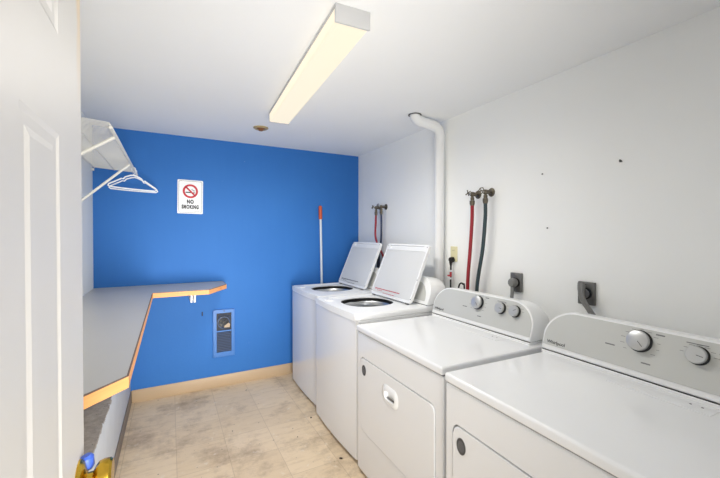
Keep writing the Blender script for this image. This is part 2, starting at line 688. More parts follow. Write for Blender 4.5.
# ------------------------------------------------------------------ ceiling light
def build_fixture():
    a = math.atan2(0.075, 1.345)
    L_, w, h = 1.365, 0.150, 0.070
    t = thing('ceiling_light', 'long fluorescent wraparound fixture glowing warm white on the ceiling', 'ceiling light', (0.683, 1.945, H), (0, 0, -a))
    # lens: shallow trough
    lens = rrect(w - 0.006, h - 0.012, [0.001, 0.001, 0.010, 0.010], 4, 0, -h / 2 - 0.006)
    bm = B()
    prism(bm, [(p[0], -L_ / 2 + 0.012, p[1]) for p in lens], (0, L_ - 0.024, 0))
    obj('diffuser', bm, M['glow'], t)
    bm = B()
    bx(bm, (-w / 2, -L_ / 2 + 0.010, -0.014), (w / 2, L_ / 2 - 0.010, 0), 0.002, 2)
    obj('housing', bm, M['fixture'], t)
    for s in (-1, 1):
        bm = B()
        y = s * L_ / 2
        bx(bm, (-w / 2 - 0.001, min(y, y - s * 0.012), -h - 0.003), (w / 2 + 0.001, max(y, y - s * 0.012), 0), 0.003, 2)
        obj('end_cap', bm, M['fixture'], t)
    # the tubes' light: two rows of lamps just under the lens, shining down
    for i in range(8):
        for sx in (-1, 1):
            d = bpy.data.lights.new('tube_light', 'SPOT')
            d.energy = FIXTURE_WATTS / 16
            d.color = (1.0, 0.970, 0.925)
            d.spot_size = math.radians(178)
            d.spot_blend = 1.0
            d.shadow_soft_size = 0.0
            l = bpy.data.objects.new('tube_light', d)
            COL.objects.link(l)
            l.parent = t
            l.location = (sx * 0.05, -L_ / 2 + 0.24 + (L_ - 0.30) * i / 7, -h - 0.012)


build_fixture()

# rusty escutcheon ring on the ceiling
t = thing('ceiling_escutcheon', 'small brass and rust ring fitting on the ceiling near blue wall', 'ceiling fitting', (0.678, 3.04, H), (0, 0, 0))
obj('ring', lathe(B(), (0, 0, 0), (0, 0, -1), [(0.062, 0), (0.062, 0.004), (0.050, 0.012), (0.040, 0.010), (0.036, 0.002)], 36), M['ringbrass'], t)
obj('cap', lathe(B(), (0, 0, 0), (0, 0, -1), [(0.036, 0), (0.034, 0.006), (0.020, 0.014), (0.016, 0.026), (0.0, 0.028)], 30), M['rust'], t)


# ------------------------------------------------------------------ counter
def build_counter():
    z1, z0, th = 1.010, 0.972, 0.005
    out = [(XL + 0.004, YB - 0.004), (XL + 0.004, 1.08), (-0.29, 1.08), (-0.208, 1.202), (-0.105, 1.322), (-0.110, 3.135),
           (0.276, 3.106), (0.441, 3.383), (0.438, YB - 0.004)]
    out = [(XL + 0.004, YB - 0.004), (XL + 0.004, 0.93), (-0.462, 0.93), (-0.122, 1.325), (-0.122, 3.125),
           (0.276, 3.112), (0.441, 3.383), (0.438, YB - 0.004)]
    t = thing('countertop', 'grey laminate L-shaped counter with raw wood edging along the left and blue walls', 'counter', (0, 0, 0))
    bm = B()
    prism(bm, [(x, y, z0) for x, y in out], (0, 0, z1 - z0 - 0.003))
    obj('core', bm, M['laminate'], t, smooth=0)
    prism_bm = prism(B(), [(x, y, z1 - 0.003) for x, y in out], (0, 0, 0.003))
    obj('laminate', prism_bm, M['laminate'], t, smooth=0)
    # edging strips, one per straight run
    runs = [(2, 3), (3, 4), (4, 5), (5, 6), (6, 7)]
    for i, j in runs:
        a, b = Vector(out[i] + (0,)), Vector(out[j] + (0,))
        d = (b - a).normalized()
        n = Vector((d.y, -d.x, 0))
        if i == 4:
            pass
        p0, p1 = a, b
        pts = [p0, p1, p1 + n * th + d * (th * 0.3), p0 + n * th - d * (th * 0.3)]
        if i in (3,):
            pts = [p0, p1, p1 + n * th, p0 + n * th - d * (th * 0.3)]
        if i == 4:
            pts = [p0 + d * th, p1, p1 + n * th + d * (th * 0.3), p0 + n * th + d * th]
        bm = prism(B(), [(p.x, p.y, z0 - 0.001) for p in pts], (0, 0, z1 - z0 - 0.003))
        o = obj('edging', bm, M['wood'], t, smooth=0)
        bm = prism(B(), [(p.x, p.y, z1 - 0.004) for p in pts], (0, 0, 0.0035))
        e = obj('edge_line', bm, M['edge_dark'], o, smooth=0)
    # white double-flange bracket holding the short leg against the blue wall
    bm = B()
    for dx in (-0.020, 0.004):
        prism(bm, [(0.163 + dx, 3.16, z0 - 0.001), (0.163 + dx, YB - 0.001, z0 - 0.001), (0.163 + dx, YB - 0.001, 0.90), (0.163 + dx, 3.19, 0.90)], (0.016, 0, 0), 0.002, 1)
    bx(bm, (0.135, 3.19, z0 - 0.005), (0.192, YB - 0.001, z0 - 0.001))
    b = obj('bracket', bm, M['signwhite'], t)
    b['label'] = 'white metal bracket under the short end of the counter'
    # wall cleat and posts hidden under the long run
    bm = B()
    bx(bm, (XL + 0.001, 0.95, 0.90), (XL + 0.022, YB - 0.01, z0), 0.002, 1)
    obj('cleat', bm, M['left_wall'], t)


build_counter()


# ------------------------------------------------------------------ wire shelf and hangers
def build_shelf():
    xf, xw, ya, yb, z = -0.255, XL + 0.002, 2.075, YB - 0.004, 1.988
    zb = z + 0.022
    t = thing('wire_shelf', 'white ventilated wire closet shelf on the left wall above the counter', 'shelf', (0, 0, 0))
    bm = B()
    n = int((yb - ya) / 0.0254)
    for i in range(n + 1):
        y = ya + (yb - ya) * i / n
        tube(bm, [(xw, y, zb), (xf, y, z), (xf + 0.004, y, z - 0.004), (xf + 0.006, y, z - 0.020)], 0.0019, 5)
    obj('deck_wire', bm, M['wire'], t)
    for x, zz in ((xw + 0.012, zb - 0.006), (xw + 0.15, (z + zb) / 2 - 0.0055), (xf - 0.002, z - 0.0055)):
        bm = B()
        tube(bm, [(x, ya, zz), (x, yb, zz)], 0.003, 8)
        obj('long_rod', bm, M['wire'], t)
    bm = B()
    tube(bm, [(xf + 0.007, ya - 0.004, z - 0.022), (xf + 0.007, yb, z - 0.022)], 0.0085, 10)
    obj('front_rail', bm, M['wire'], t)
    for y, foot in ((2.24, 1.735), (3.05, 1.66)):
        bm = B()
        tube(bm, [(xf + 0.004, y, z - 0.030), (xf - 0.006, y, z - 0.036), (XL + 0.012, y, foot + 0.012), (XL + 0.006, y, foot - 0.03)], 0.0085, 10)
        cyl(bm, (XL + 0.001, y, foot - 0.02), (1, 0, 0), 0.008, 0.010, 12)
        obj('brace', bm, M['wire'], t)
    for y in (2.10, 2.6, 3.1, 3.58):
        bm = B()
        bx(bm, (XL + 0.001, y - 0.008, z - 0.014), (XL + 0.018, y + 0.008, z + 0.006), 0.002, 1)
        obj('wall_clip', bm, M['wire'], t)


build_shelf()


def build_hanger(label, y, rz, tilt, w=0.205):
    t = thing('clothes_hanger', label, 'hanger', (-0.248, y, 1.966), (0, tilt, rz), group='white hangers on the wire shelf')
    # hook over the rail (origin = rail axis)
    pts = [(0.018 * math.cos(a), 0, 0.0135 * math.sin(a) - 0.0008) for a in [math.radians(d) for d in range(-30, 191, 20)]]
    pts = pts[::-1]
    hook = [(-0.0125, 0, -0.016)] + [(0.0128 * math.cos(math.radians(d)), 0, 0.0128 * math.sin(math.radians(d))) for d in (170, 140, 110, 80, 50, 20, -10)]
    hook += [(0.013, 0, -0.018), (0.006, 0, -0.034), (0, 0, -0.05)]
    bm = B()
    tube(bm, hook, 0.0030, 8, smooth=3)
    obj('hook', bm, M['hanger'], t)
    bm = B()
    zt = -0.05
    arms = [(-w, 0, zt - 0.085), (-w * 0.75, 0, zt - 0.060), (-w * 0.5, 0, zt - 0.034), (-w * 0.42, 0, zt - 0.036), (-w * 0.34, 0, zt - 0.018), (-w * 0.12, 0, zt - 0.002), (0, 0, zt + 0.002),
            (w * 0.12, 0, zt - 0.002), (w * 0.34, 0, zt - 0.018), (w * 0.42, 0, zt - 0.036), (w * 0.5, 0, zt - 0.034), (w * 0.75, 0, zt - 0.060), (w, 0, zt - 0.085),
            (w * 1.03, 0, zt - 0.097), (w * 0.97, 0, zt - 0.105), (w * 0.5, 0, zt - 0.107), (0, 0, zt - 0.108), (-w * 0.5, 0, zt - 0.107), (-w * 0.97, 0, zt - 0.105), (-w * 1.03, 0, zt - 0.097)]
    tube(bm, arms, 0.0054, 8, closed=True)
    obj('frame', bm, M['hanger'], t)


build_hanger('nearer of two white plastic hangers hooked on the shelf rail', 3.30, math.radians(16), math.radians(2), 0.158)
build_hanger('farther of two white plastic hangers hooked on the shelf rail', 3.42, math.radians(-12), math.radians(4), 0.168)


# ------------------------------------------------------------------ NO SMOKING sign
def build_sign():
    cx, cz, w, h = 0.167, 1.800, 0.212, 0.308
    y = YB
    t = thing('no_smoking_sign', 'white NO SMOKING sign with red prohibition ring on blue wall', 'sign', (cx, y, cz), (0, math.radians(0.8), 0))

    def plate(name, outl, y0, d, m):
        return obj(name, prism(B(), [(p[0], y0, p[1]) for p in outl], (0, -d, 0)), m, t, smooth=0)

    plate('plate', rrect(w, h, 0.008, 4), -0.0005, 0.003, M['signwhite'])
    # thin border line
    def ringmesh(o1, o2, y0, d):
        bm = B()
        n = len(o1)
        for yy, flip in ((y0 - d, 0),):
            A = [bm.verts.new((p[0], yy, p[1])) for p in o1]
            C = [bm.verts.new((p[0], yy, p[1])) for p in o2]
            A2 = [bm.verts.new((p[0], y0, p[1])) for p in o1]
            C2 = [bm.verts.new((p[0], y0, p[1])) for p in o2]
            for i in range(n):
                j = (i + 1) % n
                bm.faces.new((A[i], A[j], C[j], C[i]))
                bm.faces.new((A[i], A2[i], A2[j], A[j]))
                bm.faces.new((C[i], C[j], C2[j], C2[i]))
        return bm
    obj('border', ringmesh(rrect(w - 0.018, h - 0.018, 0.016, 5), rrect(w - 0.023, h - 0.023, 0.014, 5), -0.0034, 0.0006), M['dgrey'], t, smooth=0)
    rc = 0.052
    circ = lambda r: [(r * math.cos(2 * PI * i / 40), rc + r * math.sin(2 * PI * i / 40)) for i in range(40)]
    bm = ringmesh(circ(0.064), circ(0.046), -0.0034, 0.0010)
    # slash from upper left to lower right
    d = Vector((1, 0, -1)).normalized()
    n = Vector((1, 0, 1)).normalized()
    c = Vector((0, -0.0044, rc))
    vs = [c + d * 0.053 + n * 0.0075, c + d * 0.053 - n * 0.0075, c - d * 0.053 - n * 0.0075, c - d * 0.053 + n * 0.0075]
    prism(bm, vs, (0, 0.0009, 0))
    obj('prohibition_ring', bm, M['signred'], t, smooth=0)
    bm = B()
    bx(bm, (-0.040, -0.0041, rc - 0.017), (0.020, -0.0034, rc - 0.007))
    bx(bm, (0.023, -0.0041, rc - 0.017), (0.029, -0.0034, rc - 0.007))
    bx(bm, (0.032, -0.0041, rc - 0.017), (0.038, -0.0034, rc - 0.007))
    for x0 in (0.026, 0.035):
        tube(bm, [(x0, -0.0036, rc - 0.003), (x0 + 0.001, -0.0036, rc + 0.004), (x0 - 0.006, -0.0036, rc + 0.010), (x0 - 0.014, -0.0036, rc + 0.012), (x0 - 0.016, -0.0036, rc + 0.024)], 0.0016, 6, smooth=4)
    obj('cigarette', bm, M['black'], t, smooth=0)
    fr = lambda x, z: frame((x, -0.0042, z), (1, 0, 0), (0, 0, 1))
    text('lettering', 'NO', 0.047, M['black'], t, fr(0, -0.046), bold=0.0030, sx=0.72, space=1.15)
    text('lettering', 'SMOKING', 0.047, M['black'], t, fr(0, -0.094), bold=0.0030, sx=0.60, space=1.18)
    bm = B()
    for i in range(5):
        bx(bm, (0.028 + i * 0.010, -0.0039, -0.1335), (0.028 + i * 0.010 + 0.008, -0.0034, -0.1305))
    obj('fine_print', bm, M['mgrey'], t, smooth=0)


build_sign()


# ------------------------------------------------------------------ wall heater
def build_heater():
    cx, cz, w, h = 0.452, 0.512, 0.196, 0.452
    t = thing('wall_heater', 'small recessed wall heater with blue painted frame and dark louvres', 'heater', (cx, YB, cz))
    ow, oh = 0.134, 0.372
    c = B()
    bx(c, (-ow / 2, -0.05, -oh / 2 + 0.006), (ow / 2, -0.003, oh / 2 + 0.006))
    cut('frame', bx(B(), (-w / 2, -0.018, -h / 2), (w / 2, 0, h / 2), 0.004, 2), [c], M['heatblue'], t)
    obj('recess', bx(B(), (-ow / 2, -0.0035, -oh / 2 + 0.006), (ow / 2, -0.0028, oh / 2 + 0.006)), M['heatdark'], t)
    bm = B()
    for i in range(12):
        z = -0.172 + i * 0.0155
        prism(bm, [(-ow / 2, -0.013, z), (-ow / 2, -0.011, z - 0.001), (-ow / 2, -0.004, z + 0.008), (-ow / 2, -0.006, z + 0.009)], (ow, 0, 0))
    obj('louvre', bm, M['heatslat'], t)
    bm = B()
    bx(bm, (-ow / 2, -0.014, 0.012), (ow / 2, -0.004, 0.024), 0.001, 1)
    obj('crossbar', bm, M['heatblue'], t)
    bm = B()
    lathe(bm, (0, -0.004, 0.098), (0, -1, 0), [(0.058, 0), (0.058, 0.004), (0.050, 0.005), (0.048, 0.001)], 30)
    obj('fan_ring', bm, M['heatslat'], t)
    bm = B()
    for k in range(5):
        a = 2 * PI * k / 5
        pts = [(0.014 * math.cos(a), -0.006, 0.098 + 0.014 * math.sin(a)), (0.045 * math.cos(a - .35), -0.005, 0.098 + 0.045 * math.sin(a - .35)),
               (0.045 * math.cos(a + .35), -0.009, 0.098 + 0.045 * math.sin(a + .35))]
        prism(bm, pts, (0, -0.0012, 0))
    lathe(bm, (0, -0.004, 0.098), (0, -1, 0), [(0.015, 0), (0.013, 0.007), (0, 0.008)], 18)
    obj('fan', bm, M['black'], t)
    bm = B()
    prism(bm, [(0.002, -0.010, 0.050), (0.052, -0.010, 0.048), (0.056, -0.010, 0.078), (0.040, -0.010, 0.094), (0.024, -0.010, 0.078), (0.006, -0.010, 0.070)], (0, -0.004, 0), 0.001, 1)
    obj('motor_cover', bm, M['heatfan'], t)
    bm = B()
    for i in range(4):
        z = 0.166 - i * 0.008
        tube(bm, [(-0.05 + 0.10 * k / 20, -0.008 + 0.003 * math.cos(k * 2.4), z + 0.003 * math.sin(k * 2.4)) for k in range(21)], 0.001, 4)
    tube(bm, [(-0.058, -0.009, 0.12), (-0.03, -0.012, 0.168), (0.0, -0.012, 0.172), (0.058, -0.010, 0.15)], 0.0022, 6, smooth=5)
    obj('heating_coil', bm, M['heatslat'], t)
    bm = B()
    cyl(bm, (0.0, -0.0175, 0.212), (0, -1, 0), 0.005, 0.003, 12)
    obj('screw', bm, M['black'], t)


build_heater()
tag(obj('wall_scar', cyl(bx(B(), (-0.005, -0.004, -0.02), (0.005, 0, 0.02), 0.002, 1), (0, -0.004, 0.004), (0, -1, 0), 0.003, 0.008, 8), M['heatdark'], None, (0.262, YB, 0.712)),
    'small dark slot scar in the blue wall beside the heater', 'wall scar')  # raised dark plate and stud standing in for a slot scar in the wall

# ------------------------------------------------------------------ mop handle
t = thing('mop_handle', 'pale pole with orange grip leaning upright against the blue wall', 'mop', (1.452, 3.560, 0.0), (math.radians(-1.2), math.radians(-0.6), 0))
obj('pole', cyl(B(), (0, 0, 0.02), (0, 0, 1), 0.0125, 1.60, 16), M['handle'], t)
obj('grip', lathe(B(), (0, 0, 1.62), (0, 0, 1), [(0, 0), (0.017, 0), (0.0185, 0.01), (0.0185, 0.125), (0.0185, 0.135), (0.012, 0.145), (0, 0.147)], 18), M['orange'], t)
bm = B()
bx(bm, (-0.10, -0.016, 0.0), (0.10, 0.016, 0.03), 0.006, 2)
obj('mop_head', bm, M['greycord'], t)


# ------------------------------------------------------------------ shared appliance console
def console_outline(w, h, ry, rz, n=12, ins=0.0, bot=0.0):
    """flat-bottomed, shoulder-rounded outline (y, s), s up the face"""
    out = [(-w / 2 + ins, bot)]
    top = h - ins
    for k in range(n + 1):
        a = PI - PI / 2 * k / n
        out.append((-w / 2 + ins + (ry - ins * .3) + (ry - ins * .3) * math.cos(a), top - rz + rz * math.sin(a)))
    for k in range(n + 1):
        a = PI / 2 - PI / 2 * k / n
        out.append((w / 2 - ins - (ry - ins * .3) + (ry - ins * .3) * math.cos(a), top - rz + rz * math.sin(a)))
    out.append((w / 2 - ins, bot))
    # slight crown of the top edge
    return [(y, s + (0.006 * (1 - (2 * y / w) ** 2) if s > h * 0.6 else 0)) for y, s in out]


def build_console(t, w, base, top, back, ry, rz, knobs, marks, logo, gap_z, cy=0.0, ins=0.007):
    """base/top = (x, z) of the slanted face's lower and upper edge"""
    bx_, bz = base
    d = Vector((top[0] - bx_, 0, top[1] - bz))
    Hf = d.length
    d.normalize()
    nrm = Vector((-d.z, 0, d.x))           # out of the face, towards -x
    O = Vector((bx_, 0, bz))

    def P(y, s, off=0.0):
        return O + Vector((0, y + cy, 0)) + d * s + nrm * off
    shell = [P(y, s) for y, s in console_outline(w, Hf, ry, rz)]
    bm = B()
    vs = [bm.verts.new(p) for p in shell]
    back_pts = []
    for p in shell:
        f = (p.z - bz) / (top[1] - bz)
        back_pts.append(Vector((back, p.y * 1.0, p.z - 0.012 * max(0, f))))
    mid = [a.lerp(b, 0.5) + Vector((0, (0.004 if a.y > cy else -0.004), 0.004)) for a, b in zip(shell, back_pts)]
    rings = [vs, [bm.verts.new(p) for p in mid], [bm.verts.new(p) for p in back_pts]]
    n = len(vs)
    f0 = bm.faces.new(rings[0])
    bm.faces.new(rings[2][::-1])
    for A, C in zip(rings, rings[1:]):
        for i in range(n):
            bm.faces.new((A[i], C[i], C[(i + 1) % n], A[(i + 1) % n]))
    bmesh.ops.bevel(bm, geom=list(f0.edges), offset=0.006, segments=3, profile=0.5, affect='EDGES')
    c = obj('console', bm, M['enamel2'], t, smooth=40)
    inset = [P(y, s, 0.0) for y, s in console_outline(w, Hf, ry, rz, ins=ins, bot=0.024)]
    bm = prism(B(), inset, nrm * 0.0022, 0.0012, 1, bev_back=False)
    cp = obj('control_panel', bm, M['panel_grey'], t)
    cp['label'] = 'silver grey control panel'
    for (y, s, r, ang) in knobs:
        p = P(y, s, 0.002)
        k = obj('knob', lathe(B(), p, nrm, [(r * 1.06, 0), (r * 1.06, 0.004), (r * 0.98, 0.006), (r * 0.95, 0.020), (0, 0.020)], 36), M['black'], t)
        k['label'] = 'black dial with silver face'
        obj('knob_face', lathe(B(), p + nrm * 0.012, nrm, [(r * 0.955, 0), (r * 0.97, 0.004), (r * 0.93, 0.012), (r * 0.86, 0.0135), (0, 0.0135)], 36), M['silverknob'], k)
        # pointer line
        e1 = Vector((0, -math.sin(ang), 0)) + d * math.cos(ang)
        e2 = nrm.cross(e1)
        q = p + nrm * 0.0256
        bm = prism(B(), [q + e1 * r * 0.10 + e2 * 0.0011, q + e1 * r * 0.72 + e2 * 0.0011, q + e1 * r * 0.72 - e2 * 0.0011, q + e1 * r * 0.10 - e2 * 0.0011], nrm * 0.0005)
        obj('pointer', bm, M['dgrey'], k, smooth=0)
    # printed markings: small dashes around each dial
    bm = B()
    for (y, s, wd, hh) in marks:
        a = [P(y - wd / 2, s - hh / 2, 0.0021), P(y + wd / 2, s - hh / 2, 0.0021), P(y + wd / 2, s + hh / 2, 0.0021), P(y - wd / 2, s + hh / 2, 0.0021)]
        prism(bm, a, nrm * 0.0005)
    obj('printed_marks', bm, M['mgrey'], cp, smooth=0)
    fm = frame(P(logo[0], logo[1], 0.0024), (0, -1, 0), d)
    text('lettering', 'Whirlpool', 0.021, M['dgrey'], cp, fm, bold=0.0004)
    # dark seam where the console meets the top
    obj('seam', bx(B(), (bx_ + 0.001, cy - w / 2 + 0.006, bz - 0.003), (bx_ + 0.10, cy + w / 2 - 0.006, bz + 0.001)), M['darkgap'], t)
    obj('plinth', bx(B(), (bx_ - 0.001, cy - w / 2 + 0.003, gap_z - 0.004), (back - 0.004, cy + w / 2 - 0.003, bz - 0.003), 0.002, 1), M['enamel2'], t)
    return c


def ring_marks(y, s, r, seed):
    rnd = random.Random(seed)
    out = []
    for k in range(11):
        a = math.radians(-130 + 26 * k)
        out.append((y - math.sin(a) * r * 1.55, s + math.cos(a) * r * 1.3, 0.010 + rnd.random() * 0.006, 0.0016))
    return out


# ------------------------------------------------------------------ dryers
def build_dryer(label, loc):
    t = thing('clothes_dryer', label, 'dryer', loc, (0, 0, 0), 'white front-loading dryers along the right wall')
    W, D = 0.800, 0.70
    hw = W / 2
    c1 = prism(B(), to_yz(rrect(0.710, 0.446, 0.036, 6, 0.0, 0.496), -0.02), (0.042, 0, 0))
    cut('cabinet', bx(B(), (0, -hw, 0.02), (D, hw, 0.858), 0.010, 3), [c1], M['enamel'], t)
    for x in (0.05, D - 0.05):
        for y in (-hw + 0.05, hw - 0.05):
            obj('foot', cyl(B(), (x, y, 0), (0, 0, 1), 0.018, 0.022, 14), M['black'], t)
    obj('top_seam', bx(B(), (0.006, -hw + 0.006, 0.856), (D - 0.01, hw - 0.006, 0.864)), M['mgrey'], t)
    # top panel with a shallow dished field and a lint screen flap
    bm = bx(B(), (-0.007, -hw, 0.862), (D, hw, 0.899), 0.011, 4)
    obj('top_panel', bm, M['enamel'], t, wn=True)
    bm = bx(B(), (0.490, -0.235, 0.897), (0.550, 0.065, 0.9008), 0.0008, 1)
    obj('lint_screen_flap', bm, M['enamel'], t)
    for y in (-0.20, -0.17):
        obj('flap_mark', cyl(B(), (0.535, y, 0.9006), (0, 0, 1), 0.0035, 0.0015, 10), M['mgrey'], t)
    # door
    outl = rrect(0.698, 0.434, 0.032, 6, 0.0, 0.496)
    slab = prism(B(), to_yz(outl, -0.004), (0.024, 0, 0), 0.006, 3, bev_back=False)
    hy, hz = 0.010, 0.607
    pocket = prism(B(), to_yz(rrect(0.105, 0.050, 0.022, 6, hy, hz), -0.02), (0.034, 0, 0))
    d = cut('door', slab, [pocket], M['enamel'], t)
    bm = B()
    rr1, rr2, rr3 = rrect(0.156, 0.100, 0.040, 8, hy, hz + 0.003), rrect(0.130, 0.076, 0.032, 8, hy, hz + 0.003), rrect(0.100, 0.044, 0.020, 8, hy, hz)
    rings = [[bm.verts.new((x, a, b)) for a, b in r] for x, r in ((-0.004, rr1), (-0.011, rr2), (-0.011, rr3), (0.010, rrect(0.096, 0.042, 0.019, 8, hy, hz)))]
    n = len(rings[0])
    for A, C in zip(rings, rings[1:]):
        for i in range(n):
            bm.faces.new((A[i], A[(i + 1) % n], C[(i + 1) % n], C[i]))
    bm.faces.new(rings[-1])
    h = obj('handle', bm, M['enamel2'], d)
    bm = prism(B(), to_yz(rrect(0.086, 0.006, 0.0028, 3, hy, hz - 0.019), 0.0005), (0.008, 0, 0))
    obj('grip_shadow_gap', bm, M['mgrey'], h)
    # oval badge
    by, bz_ = hw - 0.098, 0.648
    ell = lambda f: [(-0.0045, by + f * 0.024 * math.cos(2 * PI * i / 32), bz_ + f * 0.031 * math.sin(2 * PI * i / 32)) for i in range(32)]
    b = obj('badge', prism(B(), ell(1.0), (-0.0015, 0, 0)), M['dgrey'], d, smooth=0)
    b['label'] = 'dark grey oval badge'
    bm = B()
    for i, wd in enumerate((0.018, 0.030, 0.036, 0.034, 0.020)):
        z = bz_ + 0.016 - i * 0.008
        bx(bm, (-0.0065, by - wd / 2, z - 0.0015), (-0.0058, by + wd / 2, z + 0.0015))
    obj('badge_print', bm, M['mgrey'], b, smooth=0)
    r1, r2 = 0.039, 0.030
    marks = ring_marks(-0.006, 0.131, r1, 1) + ring_marks(-0.178, 0.130, r2, 2)[2:9] + ring_marks(-0.272, 0.130, r2, 3)[2:9]
    marks += [(0.095, 0.098, 0.036, 0.005), (-0.035, 0.060, 0.030, 0.005), (-0.172, 0.171, 0.060, 0.003), (-0.066, 0.174, 0.028, 0.005)]
    build_console(t, W - 0.025, (0.578, 0.914), (0.634, 1.095), 0.735, 0.135, 0.120,
                  [(-0.006, 0.137, r1, math.radians(135)), (-0.178, 0.134, r2, math.radians(100)), (-0.272, 0.134, r2, math.radians(60))],
                  marks, (0.318, 0.040), 0.899, 0.02)
    return t


dry1 = build_dryer('white dryer next to the open washers, second from the camera', (1.008, 1.540, 0))
dry2 = copy_tree(dry1)
dry1.rotation_euler.z = math.radians(-1.2)
dry2.rotation_euler.z = math.radians(-2.2)
dry2.location = (0.962, 0.700, 0)
dry2['label'] = 'white dryer nearest the camera at the right edge, front cut off'


# ------------------------------------------------------------------ washers
def superell(a, b, n, N=48, cx=0, cy=0):
    out = []
    for i in range(N):
        t = 2 * PI * i / N
        c, s = math.cos(t), math.sin(t)
        out.append((cx + a * math.copysign(abs(c) ** (2 / n), c), cy + b * math.copysign(abs(s) ** (2 / n), s)))
    return out


def build_washer(label, loc, printmat):
    t = thing('top_load_washer', label, 'washing machine', loc, (0, 0, 0), 'white top-loading washers with raised lids')
    W, D = 0.720, 0.64
    hw = W / 2
    ocx, ocy = 0.295, 0.035
    # slightly bowed front, rounded corners
    def plan(x0, x1, y0, y1, bow, r):
        pts = []
        for k in range(7):
            a = PI + PI / 2 * k / 6
            pts.append((x0 + r + r * math.cos(a), y0 + r + r * math.sin(a)))
        pts += [(x1, y0), (x1, y1)]
        for k in range(7):
            a = PI / 2 + PI / 2 * k / 6
            pts.append((x0 + r + r * math.cos(a), y1 - r + r * math.sin(a)))
        for k in range(1, 6):
            f = k / 6
            y = (y1 - r) * (1 - f) + (y0 + r) * f
            pts.append((x0 - bow * math.sin(PI * f), y))
        return pts
    c1 = lathe(B(), (ocx + 0.01, 0.0, 0.30), (0, 0, 1), [(0, 0), (0.285, 0), (0.285, 0.8), (0, 0.8)], 40)
    body = prism(B(), [(x, y, 0.025) for x, y in plan(0, D, -hw, hw, 0.012, 0.022)], (0, 0, 0.878))
    cut('cabinet', body, [c1], M['enamel'], t)
    for x in (0.06, D - 0.06):
        for y in (-hw + 0.05, hw - 0.05):
            obj('foot', cyl(B(), (x, y, 0), (0, 0, 1), 0.02, 0.027, 14), M['black'], t)
    deck = prism(B(), [(x, y, 0.903) for x, y in plan(-0.004, D + 0.06, -hw, hw, 0.012, 0.026)], (0, 0, 0.043), 0.014, 4)
    hole = prism(B(), [(x, y, 0.85) for x, y in superell(0.195, 0.190, 2.3, 56, ocx, ocy)], (0, 0, 0.2))
    dip = prism(B(), [(x, y, 0.9405) for x, y in rrect(0.440, 0.560, 0.05, 6, ocx, 0.03)], (0, 0, 0.05))
    cut('deck', deck, [hole, dip], M['enamel2'], t)
    # black gasket ring and tub under the opening
    bm = B()
    A0 = superell(0.198, 0.193, 2.3, 56, ocx, ocy)
    A1 = superell(0.188, 0.183, 2.3, 56, ocx, ocy)
    lev = [(A0, 0.934), (A1, 0.934), (A1, 0.903), (A0, 0.901)]
    rg = [[bm.verts.new((x, y, z)) for x, y in L_] for L_, z in lev]
    for i in range(len(rg)):
        P_, Q_ = rg[i], rg[(i + 1) % len(rg)]
        for k in range(56):
            bm.faces.new((P_[k], P_[(k + 1) % 56], Q_[(k + 1) % 56], Q_[k]))
    obj('opening_gasket', bm, M['black'], t)
    bk = obj('wash_basket', lathe(B(), (ocx + 0.01, ocy * 0.6, 0.38), (0, 0, 1), [(0, 0), (0.24, 0), (0.25, 0.02), (0.25, 0.42), (0.235, 0.46), (0.215, 0.485), (0.19, 0.488), (0.19, 0.480),
                                                                      (0.215, 0.470), (0.235, 0.42), (0.235, 0.04), (0, 0.03)], 48), M['steel'], t)
    obj('balance_ring', lathe(B(), (ocx, ocy, 0.845), (0, 0, 1), [(0.176, 0.0), (0.200, 0.0), (0.210, 0.03), (0.200, 0.058), (0.186, 0.066), (0.180, 0.058), (0.176, 0.03), (0.176, 0.0)], 48), M['steel'], bk)
    obj('agitator', lathe(B(), (ocx + 0.01, ocy * 0.6, 0.41), (0, 0, 1), [(0, 0), (0.17, 0), (0.13, 0.03), (0.06, 0.08), (0.045, 0.18), (0.040, 0.32), (0.034, 0.36), (0, 0.37)], 30), M['greycord'], t)
    # bleach dispenser boss, front left of the deck
    bm = prism(B(), [(x, y, 0.940) for x, y in superell(0.030, 0.055, 2.6, 24, 0.050, 0.205)], (0, 0, 0.012), 0.005, 3)
    obj('dispenser_cap', bm, M['enamel2'], t)
    # lid, raised: built in its own plane then tilted back about the hinge
    hx, hz = 0.484, 0.956
    lw, ll, lt = 0.568, 0.458, 0.022
    ly = 0.030
    lean = math.radians(23.5)
    lid = cut('lid', prism(B(), to_yz(rrect(lw, ll, 0.022, 5, 0, ll / 2), 0.0), (lt, 0, 0), 0.005, 3),
              [prism(B(), to_yz(rrect(lw - 0.030, ll - 0.075, 0.012, 4, 0, ll / 2 - 0.018), -0.02), (0.024, 0, 0)),
               prism(B(), to_yz(rrect(lw - 0.10, 0.026, 0.012, 4, 0, ll - 0.026), -0.02), (0.030, 0, 0))], M['enamel2'], t)
    lid.location = (hx, ly, hz)
    lid.rotation_euler = (0, lean, 0)
    o = obj('inner_panel', prism(B(), to_yz(rrect(lw - 0.034, ll - 0.079, 0.010, 4, 0, ll / 2 - 0.018), 0.001), (0.004, 0, 0), 0.001, 1, bev_back=False), M['lid_inner'], lid)
    bm = B()
    for y, z in ((-lw / 2 + 0.008, 0.03), (lw / 2 - 0.008, 0.03), (-lw / 2 + 0.020, ll - 0.02), (lw / 2 - 0.020, ll - 0.02), (-lw / 2 + 0.008, 0.18)):
        obj('screw', cyl(B(), (0.001, y, z), (-1, 0, 0), 0.004, 0.0015, 10), M['dgrey'], lid)
    for y in (-lw / 2 + 0.045, lw / 2 - 0.045):
        bm = bx(B(), (0.004, y - 0.018, -0.010), (0.018, y + 0.018, 0.006), 0.003, 2)
        obj('hinge', bm, M['mgrey'], lid)
    rnd = random.Random(5)
    bm = B()
